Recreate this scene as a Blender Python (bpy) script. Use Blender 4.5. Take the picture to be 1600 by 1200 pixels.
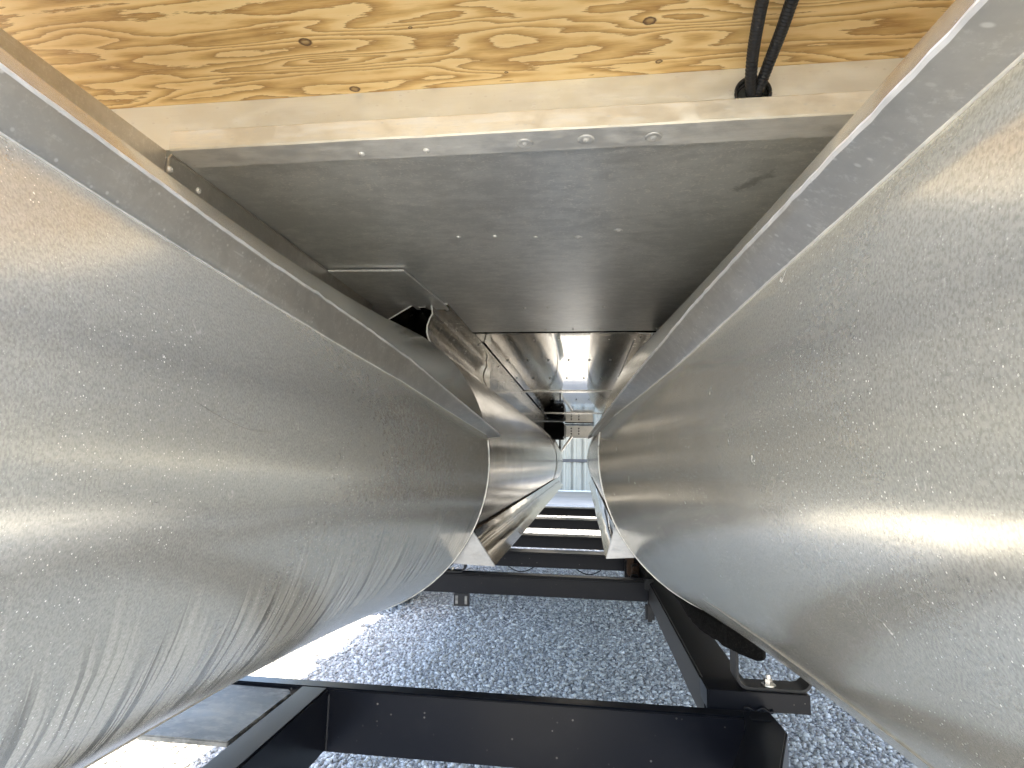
import bpy, bmesh, math, random
import numpy as np
from mathutils import Vector, Matrix, noise as mnoise

for o in list(bpy.data.objects):
    bpy.data.objects.remove(o)
SC = bpy.context.scene
COL = SC.collection
rnd = random.Random(7)
rng = np.random.default_rng(11)
R = math.radians
GZ = -0.92                      # ground level; the lens is the origin, +y runs along the boat to its stern

# ------------------------------------------------------------------ camera
cam = bpy.data.cameras.new("camera")
cam.sensor_fit = 'HORIZONTAL'
cam.sensor_width = 36.0
cam.lens = 36.0 * 890 / 1600
cam.clip_start = 0.01
cam.clip_end = 3000
camo = bpy.data.objects.new("camera", cam)
COL.objects.link(camo)
Yv = Vector((112.0, -120.0, -890.0)).normalized()
Z0 = Vector((0, 1, 0)); Z0 = (Z0 - Yv * Z0.dot(Yv)).normalized()
X0 = Z0.cross(Yv) * -1
X0 = Yv.cross(Z0)
ro = R(-0.1)
Xv = X0 * math.cos(ro) + Z0 * math.sin(ro)
Zv = Z0 * math.cos(ro) - X0 * math.sin(ro)
camo.matrix_world = Matrix((Xv, Yv, Zv)).to_4x4()
SC.camera = camo

# ------------------------------------------------------------------ light
SUN = Vector((0.10, 0.02, 1.0)).normalized()      # towards the sun, almost overhead
elev = math.asin(SUN.z)
azim = math.atan2(SUN.x, SUN.y)
w = bpy.data.worlds.new("World")
SC.world = w
w.use_nodes = True
nt = w.node_tree
bg = nt.nodes["Background"]
sky = nt.nodes.new("ShaderNodeTexSky")
sky.sky_type = 'NISHITA'
sky.sun_disc = False
sky.sun_elevation = elev
sky.sun_rotation = azim
sky.dust_density = 2.0
sky.ozone_density = 0.5
nt.links.new(sky.outputs[0], bg.inputs[0])
bg.inputs[1].default_value = 0.15
sl = bpy.data.lights.new("sun", 'SUN')
sl.energy = 3.0
sl.angle = R(0.5)
sl.color = (1.0, 0.90, 0.67)
so = bpy.data.objects.new("sun", sl)
COL.objects.link(so)
so.rotation_euler = SUN.to_track_quat('Z', 'Y').to_euler()
SC.view_settings.view_transform = 'Standard'
SC.view_settings.look = 'None'
SC.view_settings.gamma = 1
SC.view_settings.use_curve_mapping = False
SC.view_settings.exposure = 3.0
cy = SC.cycles
cy.max_bounces = 14
cy.diffuse_bounces = 7
cy.glossy_bounces = 8
cy.sample_clamp_indirect = 6
cy.caustics_reflective = True
cy.caustics_refractive = False
cy.use_denoising = True


# ------------------------------------------------------------------ node helper
class NT:
    def __init__(s, name):
        s.m = bpy.data.materials.new(name)
        s.m.use_nodes = True
        s.t = s.m.node_tree
        s.b = s.t.nodes["Principled BSDF"]

    def n(s, typ, **kw):
        nd = s.t.nodes.new("ShaderNode" + typ)
        for k, v in kw.items():
            setattr(nd, k, v)
        return nd

    def put(s, sock, v):
        if isinstance(v, bpy.types.NodeSocket):
            s.t.links.new(v, sock)
        elif isinstance(v, (tuple, list)):
            if len(v) == 3 and len(sock.default_value) == 4:
                v = tuple(v) + (1,)
            sock.default_value = v
        else:
            sock.default_value = v

    def math(s, op, a, b=0.0, c=None, clamp=False):
        nd = s.n("Math", operation=op)
        nd.use_clamp = clamp
        s.put(nd.inputs[0], a); s.put(nd.inputs[1], b)
        if c is not None:
            s.put(nd.inputs[2], c)
        return nd.outputs[0]

    def coord(s, kind='Object'):
        return s.n("TexCoord").outputs[kind]

    def map(s, v, scale=(1, 1, 1), loc=(0, 0, 0), rot=(0, 0, 0)):
        nd = s.n("Mapping")
        s.put(nd.inputs[0], v)
        nd.inputs['Location'].default_value = loc
        nd.inputs['Rotation'].default_value = rot
        nd.inputs['Scale'].default_value = scale
        return nd.outputs[0]

    def noise(s, v, scale=5, detail=2, rough=.5, dist=0):
        nd = s.n("TexNoise")
        s.put(nd.inputs['Vector'], v)
        nd.inputs['Scale'].default_value = scale
        nd.inputs['Detail'].default_value = detail
        nd.inputs['Roughness'].default_value = rough
        nd.inputs['Distortion'].default_value = dist
        return nd.outputs['Fac']

    def voro(s, v, scale=5, feature='F1'):
        nd = s.n("TexVoronoi", feature=feature)
        s.put(nd.inputs['Vector'], v)
        nd.inputs['Scale'].default_value = scale
        return nd

    def ss(s, v, a, b, lo=0.0, hi=1.0):
        nd = s.n("MapRange", interpolation_type='SMOOTHSTEP')
        s.put(nd.inputs[0], v)
        nd.inputs[1].default_value = a; nd.inputs[2].default_value = b
        nd.inputs[3].default_value = lo; nd.inputs[4].default_value = hi
        return nd.outputs[0]

    def lin(s, v, a, b, lo, hi):
        nd = s.n("MapRange")
        s.put(nd.inputs[0], v)
        nd.inputs[1].default_value = a; nd.inputs[2].default_value = b
        nd.inputs[3].default_value = lo; nd.inputs[4].default_value = hi
        return nd.outputs[0]

    def mix(s, f, a, b):
        nd = s.n("Mix", data_type='RGBA')
        s.put(nd.inputs[0], f); s.put(nd.inputs[6], a); s.put(nd.inputs[7], b)
        return nd.outputs[2]

    def ramp(s, v, stops):
        nd = s.n("ValToRGB")
        s.put(nd.inputs[0], v)
        e = nd.color_ramp.elements
        while len(e) < len(stops):
            e.new(0.5)
        for i, (p, c) in enumerate(stops):
            e[i].position = p
            e[i].color = tuple(c) + (1,)
        return nd.outputs[0]

    def bump(s, h, strength=.3, dist=.001, nrm=None):
        nd = s.n("Bump")
        nd.inputs['Strength'].default_value = strength
        nd.inputs['Distance'].default_value = dist
        s.put(nd.inputs['Height'], h)
        if nrm is not None:
            s.put(nd.inputs['Normal'], nrm)
        return nd.outputs[0]

    def set(s, **kw):
        for k, v in kw.items():
            s.put(s.b.inputs[k.replace('_', ' ')], v)
        return s.m


def metal_tube(name, base, rough, dust, peel, drips=False, spots=1.0, film=.29):
    """Rolled aluminium: u = metres along the tube, v = metres round it (0 on the inner side, + up)."""
    m = NT(name)
    uv = m.coord('UV')
    big = m.noise(uv, 5, 3, .55)
    mid = m.noise(uv, 38, 4, .6)
    fine = m.noise(m.map(uv, (700, 420, 1)), 1, 2, .6)
    brush = m.noise(m.map(uv, (900, 22, 1)), 1, 2, .5)
    d = None
    for scl, keep_lo, size, wgt in ((300, .90, .20, .55), (640, .70, .28, .55), (1250, .50, .34, .40)):
        v1 = m.voro(m.map(uv, (1, .8, 1), (scl * .013, 0, 0)), scl)
        pick = m.n("SeparateColor"); m.put(pick.inputs[0], v1.outputs['Color'])
        sz = m.math('MULTIPLY', pick.outputs[1], size)
        wn = m.math('MULTIPLY_ADD', fine, .22, m.math('ADD', v1.outputs['Distance'], -.11))
        sp = m.math('MULTIPLY', m.ss(wn, .10, 0.0), 0) if False else m.math('MULTIPLY', m.math('LESS_THAN', wn, sz), m.math('MULTIPLY', m.ss(big, .36, .62, .35, 1), m.ss(pick.outputs[0], keep_lo, keep_lo + .1, 0, wgt)))
        d = sp if d is None else m.math('MAXIMUM', d, sp)
    v2 = m.voro(m.map(uv, (1, .7, 1)), 48)
    pk2 = m.n("SeparateColor"); m.put(pk2.inputs[0], v2.outputs['Color'])
    wob = m.math('MULTIPLY_ADD', m.noise(uv, 130, 3, .65), .34, m.math('ADD', v2.outputs['Distance'], -.17))
    rad = m.math('MULTIPLY', pk2.outputs[1], .16)
    ring = m.math('MULTIPLY', m.ss(m.math('SUBTRACT', wob, rad), .02, .06), m.ss(m.math('SUBTRACT', wob, rad), .11, .07))
    ring = m.math('MULTIPLY', ring, m.ss(pk2.outputs[0], .78, .84))
    ring = m.math('MULTIPLY', ring, m.ss(m.noise(uv, 90, 2), .42, .6, 0, .5 * spots))
    d = m.math('MAXIMUM', d, ring)
    haze_ = m.math('MULTIPLY', m.ss(m.math('MULTIPLY_ADD', m.noise(uv, 120, 4, .7), .6, m.math('MULTIPLY', big, .5)), .42, .70), dust)
    d = m.math('MAXIMUM', d, haze_)
    col = m.mix(m.lin(big, .3, .7, 0, 1), tuple(c * .93 for c in base), base)
    col = m.mix(m.ss(fine, .32, .62), tuple(c * .70 for c in base), col)
    col = m.mix(m.ss(m.noise(m.map(uv, (300, 190, 1)), 1, 3, .7), .40, .66, 0, .22), col, tuple(c * .78 for c in base))
    rg = m.math('ADD', m.lin(big, .3, .7, rough * .9, rough * 1.1), m.lin(mid, .3, .7, -.015, .02))
    met = m.math('SUBTRACT', m.lin(big, .3, .7, 1.0 - film * 1.15, 1.0 - film * .85), m.math('MULTIPLY', d, .5), clamp=True)
    if drips:
        s = m.n("SeparateXYZ"); m.put(s.inputs[0], uv)
        lean = m.math('MULTIPLY_ADD', s.outputs[1], .24, s.outputs[0])
        wv = m.math('MULTIPLY_ADD', m.noise(uv, 14, 2), .007, lean)
        c1 = m.n("CombineXYZ"); m.put(c1.inputs[0], wv); m.put(c1.inputs[1], m.math('MULTIPLY', s.outputs[1], .02))
        st = m.noise(c1.outputs[0], 125, 2, .7)
        ln = m.noise(c1.outputs[0], 21, 1)
        top = m.lin(m.math('MULTIPLY_ADD', m.noise(c1.outputs[0], 130, 1), .5, m.math('MULTIPLY', ln, .5)), .3, .7, -.06, -.19)
        below = m.ss(m.math('SUBTRACT', top, s.outputs[1]), 0.0, .06)
        st2 = m.noise(m.map(c1.outputs[0], loc=(7, 0, 0)), 210, 1, .5)
        drip = m.math('MULTIPLY', m.math('MAXIMUM', m.ss(st, .545, .61), m.ss(st2, .56, .64, 0, .75)), below)
        col = m.mix(m.math('MULTIPLY', drip, .62), col, tuple(c * .24 for c in base))
        rg = m.math('MULTIPLY_ADD', drip, -.04, rg)
        wet = m.math('MULTIPLY', below, .12)
        met = m.math('SUBTRACT', met, m.math('MULTIPLY', wet, m.math('SUBTRACT', 1.0, drip)), clamp=True)
    col = m.mix(m.math('MULTIPLY', d, .6), col, (.66, .63, .57))
    rg = m.math('MAXIMUM', rg, m.math('MULTIPLY', d, .6))
    h = m.math('ADD', m.math('MULTIPLY', fine, .55), m.math('MULTIPLY', brush, .3))
    nb = m.bump(h, peel, .0006)
    nb = m.bump(m.noise(uv, 260, 2, .5), peel * .5, .0012, nb)
    nb = m.bump(m.noise(uv, 6, 1), .05, .02, nb)
    return m.set(Base_Color=col, Roughness=rg, Metallic=met, Normal=nb)


def metal_flat(name, base, rough, streak=(40, 260), dust=.3, bumpk=.15, blotch=.25, metallic=1.0, fleck=0.0, scr_y=False, calm=1.0, smear=False):
    m = NT(name)
    p = m.coord('Object')
    big = m.noise(p, 6, 3, .6)
    mid = m.noise(m.map(p, (30, 55, 55)), 1, 5, .65)
    st = m.noise(m.map(p, (streak[0], streak[1], streak[1])), 1, 3, .6)
    sp = m.voro(m.map(p, (110, 220, 220)), 1)
    pk = m.n("SeparateColor"); m.put(pk.inputs[0], sp.outputs['Color'])
    speck = m.math('MULTIPLY', m.ss(sp.outputs['Distance'], .32, .12), m.ss(pk.outputs[0], .78, .9))
    sc = m.noise(m.map(p, (330, 7, 330)) if scr_y else m.map(p, (6, 420, 420), rot=(0, 0, .22)), 1, 2, .5)
    scr = m.math('MULTIPLY', m.ss(sc, .66, .71), m.ss(mid, .46, .6))
    d = m.math('MULTIPLY', m.ss(m.math('MULTIPLY_ADD', st, .5, m.math('MULTIPLY', mid, .55)), .5, .68), dust * calm)
    d = m.math('MAXIMUM', d, m.math('MULTIPLY', speck, dust * 1.3))
    d = m.math('MAXIMUM', d, m.math('MULTIPLY', scr, dust * .9))
    if fleck:
        fl = m.noise(m.map(p, (260, 300, 300)), 1, 4, .75)
        fl2 = m.noise(m.map(p, (75, 95, 95), loc=(3, 1, 0)), 1, 4, .7)
        fk = m.math('MULTIPLY', m.ss(m.math('MULTIPLY_ADD', fl, .6, m.math('MULTIPLY', fl2, .45)), .53, .66), m.ss(big, .32, .62, .35, 1))
        d = m.math('MAXIMUM', m.math('MULTIPLY', d, .6), m.math('MULTIPLY', fk, fleck))
    col = m.mix(m.ss(m.math('MULTIPLY_ADD', mid, .5, m.math('MULTIPLY', big, .5)), .4, .6), tuple(c * (1 - blotch) for c in base), base)
    col = m.mix(m.math('MULTIPLY', d, .7), col, (.97, .94, .88) if fleck else (.60, .57, .51))
    rg = m.math('ADD', m.lin(mid, .3, .7, rough * (1 - .2 * calm), rough * (1 + .2 * calm)), m.math('MULTIPLY', d, .05 if fleck else .3))
    met = m.math('SUBTRACT', metallic, m.math('MULTIPLY', d, .22 if fleck else .6), clamp=True)
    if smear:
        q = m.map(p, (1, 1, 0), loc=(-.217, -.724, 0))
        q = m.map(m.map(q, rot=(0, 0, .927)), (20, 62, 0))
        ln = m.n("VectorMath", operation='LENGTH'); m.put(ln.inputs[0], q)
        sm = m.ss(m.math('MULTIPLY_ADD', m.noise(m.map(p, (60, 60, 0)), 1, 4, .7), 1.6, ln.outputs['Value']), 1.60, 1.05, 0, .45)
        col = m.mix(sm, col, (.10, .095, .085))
    h = m.math('MULTIPLY', st, .5)
    nb = m.bump(h, bumpk * .35, .0005)
    return m.set(Base_Color=col, Roughness=rg, Metallic=met, Normal=nb)


def paint(name, base, rough, dusty=.5, coat=0.0):
    m = NT(name)
    p = m.coord('Object')
    sp = m.voro(p, 120)
    pk = m.n("SeparateColor"); m.put(pk.inputs[0], sp.outputs['Color'])
    mid = m.noise(p, 9, 5, .65)
    speck = m.math('MULTIPLY', m.math('LESS_THAN', sp.outputs['Distance'], m.math('MULTIPLY', pk.outputs[1], .22)), m.ss(pk.outputs[0], .80, .84))
    film = m.math('MULTIPLY', m.ss(mid, .50, .80), .04 * dusty)
    f = m.math('MAXIMUM', film, m.math('MULTIPLY', m.math('MULTIPLY', speck, m.ss(mid, .45, .6)), dusty))
    col = m.mix(f, base, (.34, .31, .27))
    rg = m.math('ADD', rough, m.math('MULTIPLY', f, .9))
    nb = m.bump(m.noise(p, 260, 2), .06, .0006)
    return m.set(Base_Color=col, Roughness=rg, Normal=nb, Specular_IOR_Level=.2)


ALU = (.66, .635, .595)
M_nose_l = metal_tube("aluminium_drip_streaked", (.88, .85, .755), .20, .10, .045, drips=True, spots=.6)
M_nose_r = metal_tube("aluminium_water_spotted", (.87, .835, .725), .18, .08, .040, spots=1.3)
M_strake = metal_tube("aluminium_strake_polished", (.55, .515, .46), .07, .03, .015, spots=.3, film=.0)
M_polish = metal_tube("aluminium_polished", (.56, .52, .46), .19, .03, .05, spots=.3, film=.0)
M_flange = metal_flat("aluminium_scuffed", (.64, .60, .54), .42, (330, 9), .9, .35, .12, .90, fleck=.42, scr_y=True, calm=.12)
M_hem = metal_flat("aluminium_hem", (.88, .86, .82), .36, (120, 20), .3, .3, .15, .55)
M_weld = metal_flat("weld_bead", (.86, .83, .77), .38, (200, 200), .3, .5, .15, .5)
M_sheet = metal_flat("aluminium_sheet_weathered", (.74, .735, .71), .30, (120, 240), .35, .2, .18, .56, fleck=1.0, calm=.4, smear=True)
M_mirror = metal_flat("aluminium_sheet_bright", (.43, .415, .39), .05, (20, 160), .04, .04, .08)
M_beam = metal_flat("aluminium_crossmember", (.78, .785, .73), .46, (14, 320), .45, .2, .05, .75, calm=.4)
M_trim = metal_flat("aluminium_angle_trim", (.77, .72, .61), .52, (18, 260), .9, .4, .16, .5)
M_extr = metal_flat("aluminium_extrusion", (.50, .47, .42), .2, (300, 12), .15, .12, .2)
M_cut = metal_flat("sawn_aluminium_edge", (.90, .88, .83), .5, (300, 300), .2, .2, .1, .2)
M_rivet = metal_flat("corroded_rivet", (.80, .78, .74), .4, (400, 400), .6, .4, .2, .45)
M_fast = metal_flat("fastener_steel", (.72, .70, .66), .28, (200, 200), .2, .2, .2)
M_cap = metal_flat("aluminium_end_cap", (.40, .40, .40), .42, (50, 60), .4, .4, .35, .75)
M_galv = metal_flat("galvanised_plate", (.30, .285, .26), .6, (50, 60), .5, .5, .6, .3)
M_black = paint("trailer_black_paint", (.006, .007, .011), .28, .55)
M_blackd = paint("trailer_black_paint_dusty", (.030, .030, .032), .42, .8)
M_tar = paint("dark_undercoat", (.012, .012, .013), .55, .4)
M_rust = paint("rusty_steel", (.075, .045, .028), .7, .6)
M_rubber = paint("tyre_rubber", (.02, .02, .021), .7, .8)
M_loom = paint("corrugated_loom_plastic", (.022, .022, .023), .30, .35)


def mat_wood():
    m = NT("plywood_face_veneer")
    p = m.coord('Object')
    s = m.n("SeparateXYZ"); m.put(s.inputs[0], p)
    x, y = s.outputs[0], s.outputs[1]
    h = m.math('MULTIPLY', m.noise(m.map(p, (3.4, 24, 0)), 1, 2.2, .5, .35), 9.4)
    h = m.math('MULTIPLY_ADD', y, 30.0, h)
    dark = None
    for kx, ky, sx, sy, a in ((-.283, .500, .085, .020, 2.2), (.062, .507, .085, .015, -1.9), (-.262, .577, .07, .010, 1.4),
                              (-.51, .470, .05, .016, 1.8), (.078, .565, .05, .009, 1.2), (-.12, .478, .07, .012, -1.4),
                              (-.275, .530, .06, .015, -1.7), (.20, .48, .09, .012, 1.4), (.66, .50, .1, .02, 2.0)):
        dx = m.math('MULTIPLY', m.math('SUBTRACT', x, kx), 1 / sx)
        dy = m.math('MULTIPLY', m.math('SUBTRACT', y, ky), 1 / sy)
        d2 = m.math('ADD', m.math('MULTIPLY', dx, dx), m.math('MULTIPLY', dy, dy))
        g = m.math('EXPONENT', m.math('MULTIPLY', d2, -1.0))
        h = m.math('MULTIPLY_ADD', g, a, h)
    for kx, ky, rr in ((-.283, .500, .0062), (.062, .507, .0060), (-.262, .577, .0058), (.078, .565, .0034), (-.085, .566, .002), (-.17, .492, .002)):
        dx = m.math('MULTIPLY', m.math('SUBTRACT', x, kx), .8)
        dy = m.math('SUBTRACT', y, ky)
        dd = m.math('SQRT', m.math('ADD', m.math('MULTIPLY', dx, dx), m.math('MULTIPLY', dy, dy)))
        dd = m.math('MULTIPLY_ADD', m.noise(p, 260, 2), .002, m.math('ADD', dd, -.001))
        k = m.math('MULTIPLY', m.ss(dd, rr, rr * .75), m.ss(dd, rr * .25, rr * .8, .45, 1))
        dark = k if dark is None else m.math('MAXIMUM', dark, k)
    jit = m.noise(m.map(p, (46, 760, 0)), 1, 4, .75)
    h = m.math('MULTIPLY_ADD', jit, .55, h)
    h = m.math('MULTIPLY_ADD', m.noise(m.map(p, (22, 90, 0)), 1, 3, .6), .9, h)
    v = m.math('FRACT', h)
    col = m.ramp(v, ((0, (.82, .60, .29)), (.35, (.78, .54, .235)), (.55, (.64, .40, .14)), (.86, (.44, .245, .07)), (.97, (.32, .165, .045)), (1.0, (.78, .56, .26))))
    fib = m.noise(m.map(p, (26, 900, 0)), 1, 3, .7)
    col = m.mix(m.ss(fib, .35, .75, 0, .30), col, (.80, .60, .30))
    col = m.mix(m.ss(m.noise(p, 7, 3), .45, .7, 0, .18), col, (.48, .28, .09))
    col = m.mix(dark, col, (.10, .045, .016))
    nb = m.bump(m.math('ADD', fib, m.math('MULTIPLY', v, .4)), .2, .0006)
    return m.set(Base_Color=col, Roughness=.62, Normal=nb)


def mat_gravel():
    m = NT("crushed_gravel")
    p = m.coord('Object')
    g = m.n("NewGeometry").outputs['Random Per Island']
    col = m.ramp(g, ((0, (.28, .27, .25)), (.35, (.48, .46, .42)), (.7, (.61, .585, .54)), (.93, (.70, .67, .62)), (1.0, (.80, .77, .72))))
    col = m.mix(m.ss(m.noise(p, 180, 3), .4, .65, 0, .35), col, (.22, .22, .225))
    nb = m.bump(m.noise(p, 420, 3), .5, .002)
    return m.set(Base_Color=col, Roughness=.85, Normal=nb)


def mat_ground():
    m = NT("packed_gravel_ground")
    p = m.coord('Object')
    v = m.voro(p, 62)
    c = m.n("SeparateColor"); m.put(c.inputs[0], v.outputs['Color'])
    col = m.ramp(c.outputs[0], ((0, (.31, .30, .28)), (.5, (.49, .47, .435)), (1, (.66, .63, .58))))
    col = m.mix(m.ss(v.outputs['Distance'], .35, .75), col, (.20, .20, .20))
    col = m.mix(m.ss(m.noise(p, .7, 4), .4, .7, 0, .35), col, (.30, .295, .28))
    nb = m.bump(m.math('MULTIPLY', v.outputs['Distance'], -1), 1.0, .012)
    return m.set(Base_Color=col, Roughness=.92, Normal=nb)


M_wood = mat_wood()
M_gravel = mat_gravel()
M_ground = mat_ground()


def simple(name, base, rough, var=.12, sc=6, metallic=0, bumpk=.1):
    m = NT(name)
    p = m.coord('Object')
    nz = m.noise(p, sc, 5, .6)
    col = m.mix(m.ss(nz, .35, .65), tuple(c * (1 - var) for c in base), base)
    return m.set(Base_Color=col, Roughness=rough, Metallic=metallic, Normal=m.bump(m.noise(p, sc * 20, 3), bumpk, .002))


M_siding = simple("painted_steel_siding", (.44, .425, .37), .42, .08, 3)
M_trimw = simple("white_trim_paint", (.80, .80, .78), .5, .06, 8)
M_band = simple("dark_band_paint", (.09, .085, .09), .5, .1, 8)
M_conc = simple("apron_concrete", (.40, .38, .345), .85, .14, 1.2, 0, .3)
M_cream = simple("transom_aluminium", (.74, .71, .66), .4, .1, 20, .8)
M_hole = simple("shadowed_cavity", (.02, .019, .018), .8)


# ------------------------------------------------------------------ mesh helpers
def link(name, me, mat, parent=None, smooth=False, kind=None, label=None):
    if mat is not None:
        me.materials.append(mat)
    if smooth:
        me.polygons.foreach_set("use_smooth", [True] * len(me.polygons))
    o = bpy.data.objects.new(name, me)
    COL.objects.link(o)
    if parent is not None:
        o.parent = parent
    if kind:
        o['kind'] = kind
    if label:
        o['label'] = label
    return o


def mesh(name, verts, faces, mat, parent=None, smooth=False, **kw):
    me = bpy.data.meshes.new(name)
    me.from_pydata([tuple(v) for v in verts], [], faces)
    me.update()
    return link(name, me, mat, parent, smooth, **kw)


def from_bm(name, bm, mat, parent=None, smooth=False, angle=None, **kw):
    me = bpy.data.meshes.new(name)
    bmesh.ops.recalc_face_normals(bm, faces=bm.faces)
    bm.to_mesh(me)
    bm.free()
    o = link(name, me, mat, parent, smooth or angle is not None, **kw)
    if angle is not None:
        me.set_sharp_from_angle(angle=R(angle))
    return o


def bm_box(x0, x1, y0, y1, z0, z1, bev=.003, bm=None, seg=2):
    own = bm is None
    b = bmesh.new()
    bmesh.ops.create_cube(b, size=1)
    for v in b.verts:
        v.co = Vector((x0 + (v.co.x + .5) * (x1 - x0), y0 + (v.co.y + .5) * (y1 - y0), z0 + (v.co.z + .5) * (z1 - z0)))
    if bev:
        bmesh.ops.bevel(b, geom=b.edges[:], offset=bev, segments=seg, affect='EDGES')
    if own:
        return b
    tmp = bpy.data.meshes.new("tmp"); b.to_mesh(tmp); b.free(); bm.from_mesh(tmp); bpy.data.meshes.remove(tmp)
    return bm


def box(name, x0, x1, y0, y1, z0, z1, mat, parent=None, bev=.003, **kw):
    return from_bm(name, bm_box(x0, x1, y0, y1, z0, z1, bev), mat, parent, angle=40, **kw)


def thick_poly(pts, th, closed=False):
    """Outline of a bent strip: an open (x, z) polyline given thickness th."""
    P = [Vector(p) for p in pts]
    L, Rr = [], []
    for i, p in enumerate(P):
        a = P[max(i - 1, 0)]; b = P[min(i + 1, len(P) - 1)]
        t = (b - a).normalized()
        n = Vector((-t.y, t.x))
        L.append(p + n * th / 2); Rr.append(p - n * th / 2)
    return L + Rr[::-1]


def extrude_y(name, outline, y0, y1, mat, parent=None, smooth=None, taper=None, **kw):
    n = len(outline)
    V = [(p[0], y0, p[1]) for p in outline] + [(p[0], y1, p[1]) for p in outline]
    F = [(i, (i + 1) % n, n + (i + 1) % n, n + i) for i in range(n)]
    bm = bmesh.new()
    vs = [bm.verts.new(v) for v in V]
    for f in F:
        bm.faces.new([vs[i] for i in f])
    # end faces as quads along the strip
    h = n // 2
    for base in (0, n):
        for i in range(h - 1):
            ends = bm.faces.new([vs[base + i], vs[base + i + 1], vs[base + n - 2 - i], vs[base + n - 1 - i]])
            ends.material_index = 1
    o = from_bm(name, bm, mat, parent, angle=smooth, **kw)
    o.data.materials.append(M_cut if mat is M_extr else mat)
    return o


def prism(name, pts2, axis, a0, a1, mat, parent=None, bev=0, angle=None, **kw):
    """Convex or simple polygon pts2 extruded along an axis ('x','y','z')."""
    def mk(p, a):
        return {'x': (a, p[0], p[1]), 'y': (p[0], a, p[1]), 'z': (p[0], p[1], a)}[axis]
    bm = bmesh.new()
    lo = [bm.verts.new(mk(p, a0)) for p in pts2]
    hi = [bm.verts.new(mk(p, a1)) for p in pts2]
    n = len(pts2)
    bm.faces.new(lo); bm.faces.new(hi[::-1])
    for i in range(n):
        bm.faces.new([lo[i], lo[(i + 1) % n], hi[(i + 1) % n], hi[i]])
    if bev:
        bmesh.ops.bevel(bm, geom=bm.edges[:], offset=bev, segments=2, affect='EDGES')
    return from_bm(name, bm, mat, parent, angle=angle if angle else (40 if bev else None), **kw)


def tube_path(path, rad, seg=10, caps=True):
    """bmesh tube along a list of points; rad a number or a list."""
    bm = bmesh.new()
    P = [Vector(p) for p in path]
    rings = []
    up = Vector((0, 0, 1))
    for i, p in enumerate(P):
        t = (P[min(i + 1, len(P) - 1)] - P[max(i - 1, 0)]).normalized()
        u = up - t * up.dot(t)
        if u.length < .05:
            u = Vector((1, 0, 0)) - t * t.x
        u.normalize()
        v = t.cross(u)
        r = rad[i] if isinstance(rad, (list, tuple)) else rad
        rings.append([bm.verts.new(p + (u * math.cos(k * 2 * math.pi / seg) + v * math.sin(k * 2 * math.pi / seg)) * r) for k in range(seg)])
    for a, b in zip(rings, rings[1:]):
        for k in range(seg):
            bm.faces.new([a[k], a[(k + 1) % seg], b[(k + 1) % seg], b[k]])
    if caps:
        bm.faces.new(rings[0][::-1]); bm.faces.new(rings[-1])
    return bm


def bez(pts, n):
    """Catmull-Rom through pts."""
    P = [Vector(p) for p in pts]
    P = [P[0] * 2 - P[1]] + P + [P[-1] * 2 - P[-2]]
    out = []
    m = len(P) - 3
    for i in range(n + 1):
        s = i / n * m
        k = min(int(s), m - 1); t = s - k
        a, b, c, d = P[k:k + 4]
        out.append(.5 * ((2 * b) + (c - a) * t + (2 * a - 5 * b + 4 * c - d) * t * t + (-a + 3 * b - 3 * c + d) * t ** 3))
    return out


def empty(name, loc, label, cat, group=None):
    o = bpy.data.objects.new(name, None)
    COL.objects.link(o)
    o.location = loc
    o.empty_display_size = .1
    o['label'] = label; o['category'] = cat
    if group:
        o['group'] = group
    return o


# ================================================================== SETTING
# gravel lot
g = mesh("ground", [(-400, -400, GZ), (400, -400, GZ), (400, 400, GZ), (-400, 400, GZ)], [(0, 1, 2, 3)], M_ground, kind='structure')


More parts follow.
